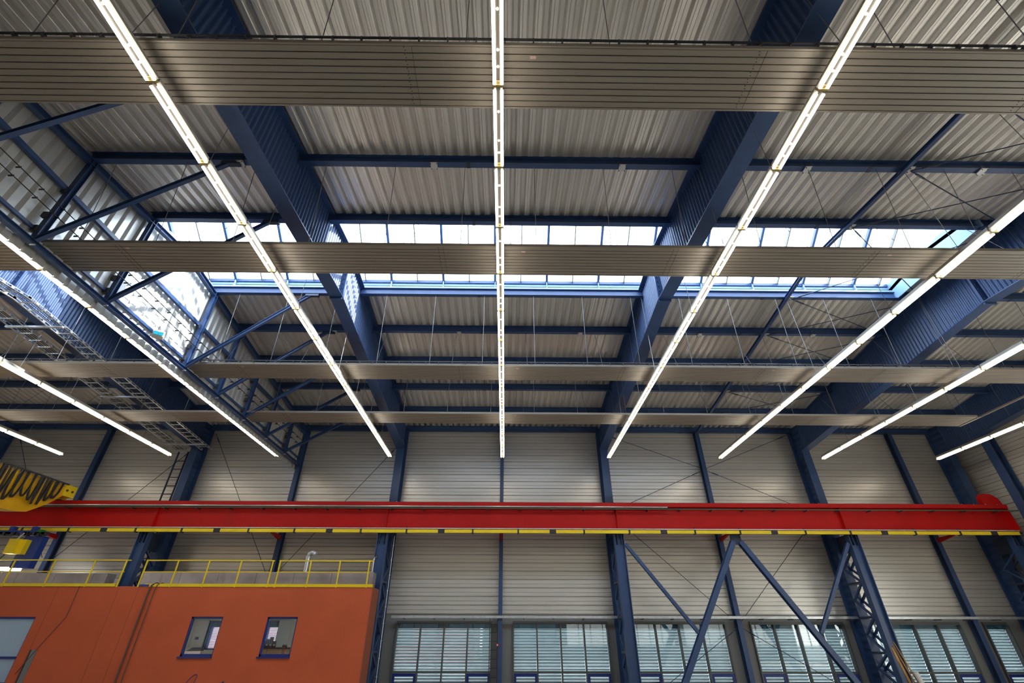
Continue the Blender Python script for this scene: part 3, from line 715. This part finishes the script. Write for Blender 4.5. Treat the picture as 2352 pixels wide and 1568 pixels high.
# hoist unit under the beam
t = thing('power_trolley', (-21.2, 22.6, 2.5), 'cobalt blue box with a yellow cover hanging under the runway at the left edge', 'trolley')
meshobj('trolley_frame', MB().box(-23.6, -20.75, 22.45, 22.9, 3.92, 4.02).box(-23.3, -23.1, 22.5, 22.75, 3.85, 4.2).box(-22.3, -22.1, 22.5, 22.75, 3.85, 4.2).box(-21.3, -21.1, 22.5, 22.75, 3.85, 4.2), 'blueb', t)
meshobj('blue_panel', MB().box(-21.45, -20.62, 22.55, 22.85, 2.50, 3.80), 'blueb', t)
meshobj('yellow_cover', MB().prism([(-21.68, 3.03), (-21.25, 3.03), (-21.25, 3.62), (-21.68, 3.62)], 'y', 22.15, 22.5).box(-21.25, -21.05, 22.3, 22.55, 3.03, 3.62), 'yellow', t)
meshobj('chain', MB().path([(-21.5, 22.3, 3.62), (-21.42, 22.4, 3.9)], .03), 'galv', t)
b = MB()
for i in range(26):
    x = -22.9+2.3*random.random(); b.box(x, x+.06+.12*random.random(), 22.4, 22.6, 3.78+.1*random.random(), 3.95)
tag(meshobj('fittings', b, 'dark', t), kind='stuff')
meshobj('green_coupler', MB().box(-20.9, -20.7, 22.4, 22.6, 3.9, 4.05), mat('green_plastic', (.01, .22, .06), .4), t)
meshobj('control_cable', MB().path([(-21.7, 22.3, 3.0), (-21.9, 22.0, 2.2), (-22.3, 21.3, 1.0), (-22.4, 21.25, FL)], .025), 'black', t)

# ================================================================== terracotta office
YF = 21.5; OX1 = -5.25; OX0 = -28.8; OT = 1.72
t = thing('office_cabin', (-17, 22.6, FL), 'terracotta rendered office box in the lower left of the hall', 'office')
wins = [(-12.22, -10.98, -.66, .66), (-9.22, -8.02, -.66, .66), (-20.4, -18.36, -1.55, .64)]
mb = MB(); x = OX0
for a, b_, z0, z1 in sorted(wins):
    mb.box(x, a, YF, YF+.14, FL, OT); mb.box(a, b_, YF, YF+.14, FL, z0); mb.box(a, b_, YF, YF+.14, z1, OT); x = b_
mb.box(x, OX1, YF, YF+.14, FL, OT)
meshobj('front_wall', mb, 'orange', t)
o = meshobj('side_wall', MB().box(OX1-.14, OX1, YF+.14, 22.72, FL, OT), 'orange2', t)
meshobj('roof_slab', MB().box(OX0, OX1, YF+.14, 22.72, OT-.15, OT).box(OX0, -16.8, 22.72, 24.9, OT-.15, OT).box(-16.0, -5.9, 22.72, 24.0, OT-.15, OT).box(-16.0, -5.9, 24.0, 24.9, OT-.15, OT), 'duct', t)
for x in (-15.55, -14.75, -18.0): meshobj('expansion_joint', MB().box(x-.008, x+.008, YF-.004, YF+.01, FL, OT), 'orange2', t)
meshobj('toe_board', MB().box(OX0, -15.75, YF-.03, YF+.03, OT-.01, OT+.10).box(-14.55, OX1+.02, YF-.03, YF+.03, OT-.01, OT+.10), 'yellow', t)
meshobj('partition', MB().box(-10.72, -10.66, YF+.14, 24.6, FL, .85), 'roomwall', t); meshobj('partition', MB().box(-14.9, -14.78, YF+.14, 24.2, FL, 1.5), 'roomwall', t)
meshobj('rear_wall', MB().box(-14.78, -13.2, 24.6, 24.7, FL, 1.5).box(-12.2, -10.62, 24.6, 24.7, FL, 1.5).box(-10.0, -5.9, 24.6, 24.7, FL, 1.5).box(-13.2, -12.2, 24.6, 24.7, .6, 1.5).box(-10.62, -10.0, 24.6, 24.7, .6, 1.5).box(-13.2, -12.2, 24.6, 24.7, FL, -.5).box(-10.62, -10.0, 24.6, 24.7, FL, -.5), 'roomwall', t)
meshobj('inner_ceiling', MB().box(-20.5, -5.9, YF+.14, 22.7, .85, .88).box(-14.78, -5.9, 22.7, 24.6, .85, .88), 'roomwall', t)
for X in (-12.6, -8.6): meshobj('added_fill_panel', MB().box(X-.5, X+.5, 22.6, 22.9, .80, .85), 'lamp', t)  # unseen glowing panels added to brighten the office rooms
for a, b_, z0, z1 in wins:
    big = b_-a > 1.5
    f = MB(); wd = .07
    f.box(a, a+wd, YF+.03, YF+.11, z0, z1); f.box(b_-wd*.6, b_, YF+.03, YF+.11, z0, z1); f.box(a, b_, YF+.03, YF+.11, z1-wd, z1); f.box(a, b_, YF+.03, YF+.11, z0, z0+wd*1.3)
    if big: f.box(a, b_, YF+.03, YF+.11, -.74, -.66)
    w_ = meshobj('window_frame', f, 'cobalt', t)
    meshobj('pane', MB().box(a+.05, b_-.05, YF+.065, YF+.075, z0+.05, z1-.05), 'glass', w_)
    if not big: meshobj('sill', MB().box(a-.05, b_, YF-.07, YF+.03, z0-.04, z0+.01), 'cobalt', w_)
    else: meshobj('roller_blind', MB().box(a+.06, b_-.05, YF+.09, YF+.10, z0, z1-.05), mat('pale_blind', (.80, .88, .95), .7), w_)
meshobj('grey_board', MB().box(-17.90, -17.70, YF-.03, YF, FL, -.44), 'reveal', t)
meshobj('grey_board_edge', MB().box(-17.96, -17.92, YF-.02, YF, FL, -.44), 'black', t)
for x, r in ((-14.27, .032), (-14.05, .018)):
    meshobj('down_pipe', MB().path([(x+.25, YF+.25, OT+.05), (x+.16, YF+.02, OT+.13), (x+.04, YF-.05, OT+.05), (x, YF-.05, OT-.12), (x, YF-.05, FL)], r, 8), 'orail', t)
meshobj('blue_clamp', MB().box(-14.75, -14.35, YF-.04, YF+.06, OT, OT+.07), 'blueb', t)
meshobj('wall_cable', MB().path([(-17.15, YF-.03, OT), (-17.15, YF-.03, .62), (-17.5, YF-.03, .0), (-18.1, YF-.03, -1.2)], .012), 'orail', t)
# tops of the blue handwriting at the foot of the wall
L = MB(); ls = -.2
pts = [(-11.80, -1.68), (-11.68, -1.50), (-11.56, -1.33), (-11.44, -1.22), (-11.34, -1.21), (-11.31, -1.28), (-11.36, -1.42), (-11.42, -1.6), (-11.45, -1.69)]
L.path([(a, YF-.008, b_) for a, b_ in pts], .012, 5)
L.prism([(-10.75, -1.52), (-10.35, -1.45), (-10.27, -1.40), (-10.25, -1.52), (-10.35, -1.50), (-10.6, -1.56)], 'y', YF-.012, YF)
L.path([(-10.62, YF-.008, -1.54), (-10.7, YF-.008, -1.69)], .015, 5)
o = meshobj('lettering', L, 'cobalt', t); o['label'] = 'tops of dark blue handwritten letters'

# duct on the office roof
for i, (x0, x1, z1) in enumerate(((-15.2, -5.42, 2.33), (-28.5, -16.7, 2.26))):
    o = thing('roof_duct', ((x0+x1)/2, 22.3, OT), ['stained sheet metal duct on the office roof behind the right-hand railings', 'stained sheet metal duct on the office roof at the far left'][i], 'duct')
    x = x0
    while x < x1-.1:
        x2 = min(x+1.6, x1); meshobj('duct_panel', MB().box(x+.006, x2-.006, 22.1, 22.62, OT, z1), 'duct', o); x = x2
o = meshobj('vent_pipe', MB().path([(-8.72, 23.0, OT), (-8.72, 23.0, 3.02), (-8.68, 22.98, 3.13), (-8.58, 22.95, 3.2), (-8.42, 22.9, 3.2), (-8.35, 22.88, 3.12)], .10, 12), 'galv'); tag(o, 'galvanised vent pipe with bent top behind the office railing', 'pipe')
meshobj('pipe_collar', MB().tube((-8.72, 23.0, 2.98), (-8.72, 23.0, 3.04), .125, 12), 'galv', o)
o = meshobj('vent_stub', MB().path([(-5.55, 22.3, OT), (-5.55, 22.3, 2.85), (-5.48, 22.3, 2.95)], .035, 8), 'galv'); tag(o, 'thin grey pipe at the right end of the office roof', 'pipe'); meshobj('pipe_cap', MB().tube((-5.48, 22.3, 2.95), (-5.42, 22.3, 2.9), .06, 8), 'dark', o)
o = meshobj('roof_lamp', MB().box(-22.6, -21.2, 22.75, 22.9, 2.42, 2.56), 'lamp'); tag(o, 'glowing tube lamp behind the railing at the left edge', 'lamp'); meshobj('lamp_bracket', MB().box(-22.0, -21.9, 22.8, 22.85, 2.25, 2.42), 'dark', o)

def railing(xa, xb, posts, label, ms=True):
    t = thing('guard_rail', ((xa+xb)/2, YF, OT), label, 'railing')
    meshobj('top_rail', MB().box(xa, xb, YF-.025, YF+.02, 2.67, 2.71), 'yellow', t)
    meshobj('mid_rail', MB().box(xa, xb-.1, YF-.02, YF+.01, 2.24, 2.27), 'yellow', t)
    for x in posts: meshobj('rail_post', MB().box(x-.025, x+.025, YF-.045, YF-.01, OT-.03, 2.69), 'yellow', t)
railing(-28.6, -15.5, [-27.2, -25.5, -23.7, -22.1, -20.3, -18.63, -16.96, -15.66], 'yellow tubular railing on the office roof, left of the blue crane column')
railing(-14.85, -9.5, [-14.80, -13.50, -12.2, -10.86, -9.55], 'yellow tubular railing on the office roof, middle section')
railing(-9.3, -5.32, [-9.24, -7.95, -6.73, -5.5], 'yellow tubular railing on the office roof, right section ending at the corner')

# office contents
o = thing('desk_screen', (-9.35, 23.0, FL), 'beige desk screen in dark edging inside the right office window', 'screen')
for i in range(3): meshobj('screen_board', MB().box(-10.05+i*.47, -9.60+i*.47, 23.0, 23.05, FL, -.42), 'beige', o)
meshobj('screen_edge', MB().box(-10.08, -8.64, 22.99, 23.06, -.42, -.38), 'dark', o)
for i in range(4):
    o = meshobj('desk_binder', MB().box(-9.86+i*.15, -9.73+i*.15, 23.0, 23.06, -.38, -.16+.07*(i % 3)), mat('dark_binder', (.05, .03, .04), .6)); tag(o, 'dark upright binder on the desk screen, '+['leftmost', 'second from left', 'third from left', 'rightmost'][i]+' of four', 'binder', 'binders on the desk screen'); meshobj('binder_spine_label', MB().box(-9.83+i*.15, -9.76+i*.15, 22.995, 23.0, -.33, -.27), 'beige', o)
o = meshobj('office_desk', MB().box(-13.3, -11.6, 23.3, 23.9, -.95, -.9), 'beige'); tag(o, 'office desk under equipment inside the left office window', 'desk')
for dx in (-13.25, -11.65):
    for dy in (23.35, 23.85): meshobj('leg', MB().box(dx-.02, dx+.02, dy-.02, dy+.02, FL, -.95), 'dark', o)
o = thing('desk_printer', (-12.8, 23.6, -.9), 'pale office printer seen through the left office window', 'printer')
meshobj('body', MB().box(-13.15, -12.5, 23.4, 23.8, -.9, -.52), 'white', o); meshobj('paper_slot', MB().box(-13.08, -12.6, 23.39, 23.4, -.7, -.62), 'black', o); meshobj('lid', MB().prism([(23.4, -.52), (23.8, -.52), (23.8, -.40)], 'x', -13.1, -12.6), 'dark', o)
o = meshobj('wall_socket', MB().box(-13.56, -13.42, 24.58, 24.6, -.12, -.02), 'dark'); tag(o, 'small dark socket plate on the office wall behind the left window', 'socket')

# seated person at the right office window
def skin_body(name, pts, edges, rad, m, parent=None, loc=(0, 0, 0)):
    me = bpy.data.meshes.new(name); L = Vector(pts[0]); me.from_pydata([Vector(p)-L for p in pts], edges, []); me.update(); me.materials.append(M[m])
    o = bpy.data.objects.new(name, me); C.objects.link(o)
    mo = o.modifiers.new('skin', 'SKIN'); sk_ = me.skin_vertices[0] if me.skin_vertices else None
    if sk_ is None:
        bpy.context.view_layer.objects.active = o
    for i, r in enumerate(rad): me.skin_vertices[0].data[i].radius = (r, r*.85) if not isinstance(r, tuple) else r
    me.skin_vertices[0].data[0].use_root = True
    s = o.modifiers.new('sub', 'SUBSURF'); s.levels = 2; s.render_levels = 2
    Lw = L+Vector((0, 0, Z0))
    if parent: o.parent = parent; o.location = Lw-wloc(parent)
    else: o.location = Lw
    return o
px, py = -8.76, 22.75
try:
    P = [(px, py, -1.18), (px, py-.02, -.95), (px, py-.05, -.75), (px-.02, py-.08, -.62), (px-.01, py-.10, -.50), (px, py-.12, -.40), (px, py-.12, -.31),
         (px-.19, py-.08, -.68), (px-.24, py-.2, -.92), (px-.1, py-.38, -.82), (px+.19, py-.08, -.68), (px+.27, py-.2, -.92), (px+.16, py-.3, -.62), (px+.10, py-.26, -.50),
         (px-.1, py, -1.2), (px-.12, py-.42, -1.2), (px-.12, py-.42, -1.62), (px+.1, py, -1.2), (px+.12, py-.42, -1.2), (px+.12, py-.42, -1.62)]
    E_ = [(0, 1), (1, 2), (2, 3), (3, 4), (4, 5), (5, 6), (2, 7), (7, 8), (8, 9), (2, 10), (10, 11), (11, 12), (12, 13), (0, 14), (14, 15), (15, 16), (0, 17), (17, 18), (18, 19)]
    R_ = [.15, .14, .16, .07, .055, .09, .07, .06, .05, .035, .06, .05, .035, .04, .09, .08, .05, .09, .08, .05]
    pe = skin_body('person', P, E_, R_, 'skin'); tag(pe, 'person with dark hair in a white shirt sitting inside the right office window', 'person')
    sh = skin_body('shirt', [P[i] for i in (0, 1, 2)]+[(px, py-.06, -.68)]+[P[7], P[8], P[10], P[11]], [(0, 1), (1, 2), (2, 3), (2, 4), (4, 5), (2, 6), (6, 7)], [.16, .15, .17, .09, .075, .06, .075, .06], 'shirt', pe)
    hr = MB(); import bmesh
    bm = bmesh.new(); bmesh.ops.create_uvsphere(bm, u_segments=16, v_segments=10, radius=.115)
    for v in bm.verts:
        v.co.x *= .85; v.co.z *= 1.05
        if v.co.y < -.03 and v.co.z < .03: v.co *= .7
    me = bpy.data.meshes.new('hair'); bm.to_mesh(me); bm.free(); me.materials.append(M['hair'])
    ho = bpy.data.objects.new('hair', me); C.objects.link(ho); ho.parent = pe; ho.location = Vector((px, py-.09, -.35+Z0))-wloc(pe)
    fc = MB().tube((px-.03, py-.225, -.37), (px-.03, py-.20, -.37), .010, 6).tube((px+.03, py-.225, -.37), (px+.03, py-.20, -.37), .010, 6)
    meshobj('eyes', fc, 'hair', pe)
except Exception as ex: print('person failed', ex)
ch = thing('office_chair', (px, py+.1, FL), 'dark office chair under the seated person', 'chair')
meshobj('seat', MB().box(px-.25, px+.25, py-.3, py+.2, -1.36, -1.30), 'dark', ch); meshobj('backrest', MB().box(px-.22, px+.22, py+.18, py+.24, -1.2, -.75), 'dark', ch)
meshobj('stem', MB().tube((px, py, FL), (px, py, -1.36), .03), 'dark', ch)
dk = thing('work_desk', (px+.1, 22.2, FL), 'light desk in front of the seated person', 'desk')
meshobj('desk_top', MB().box(px-.6, px+.35, 22.0, 22.5, -.98, -.95), 'beige', dk)
for dx in (-.55, .3): meshobj('leg', MB().box(px+dx-.02, px+dx+.02, 22.05, 22.45, FL, -.98), 'dark', dk)
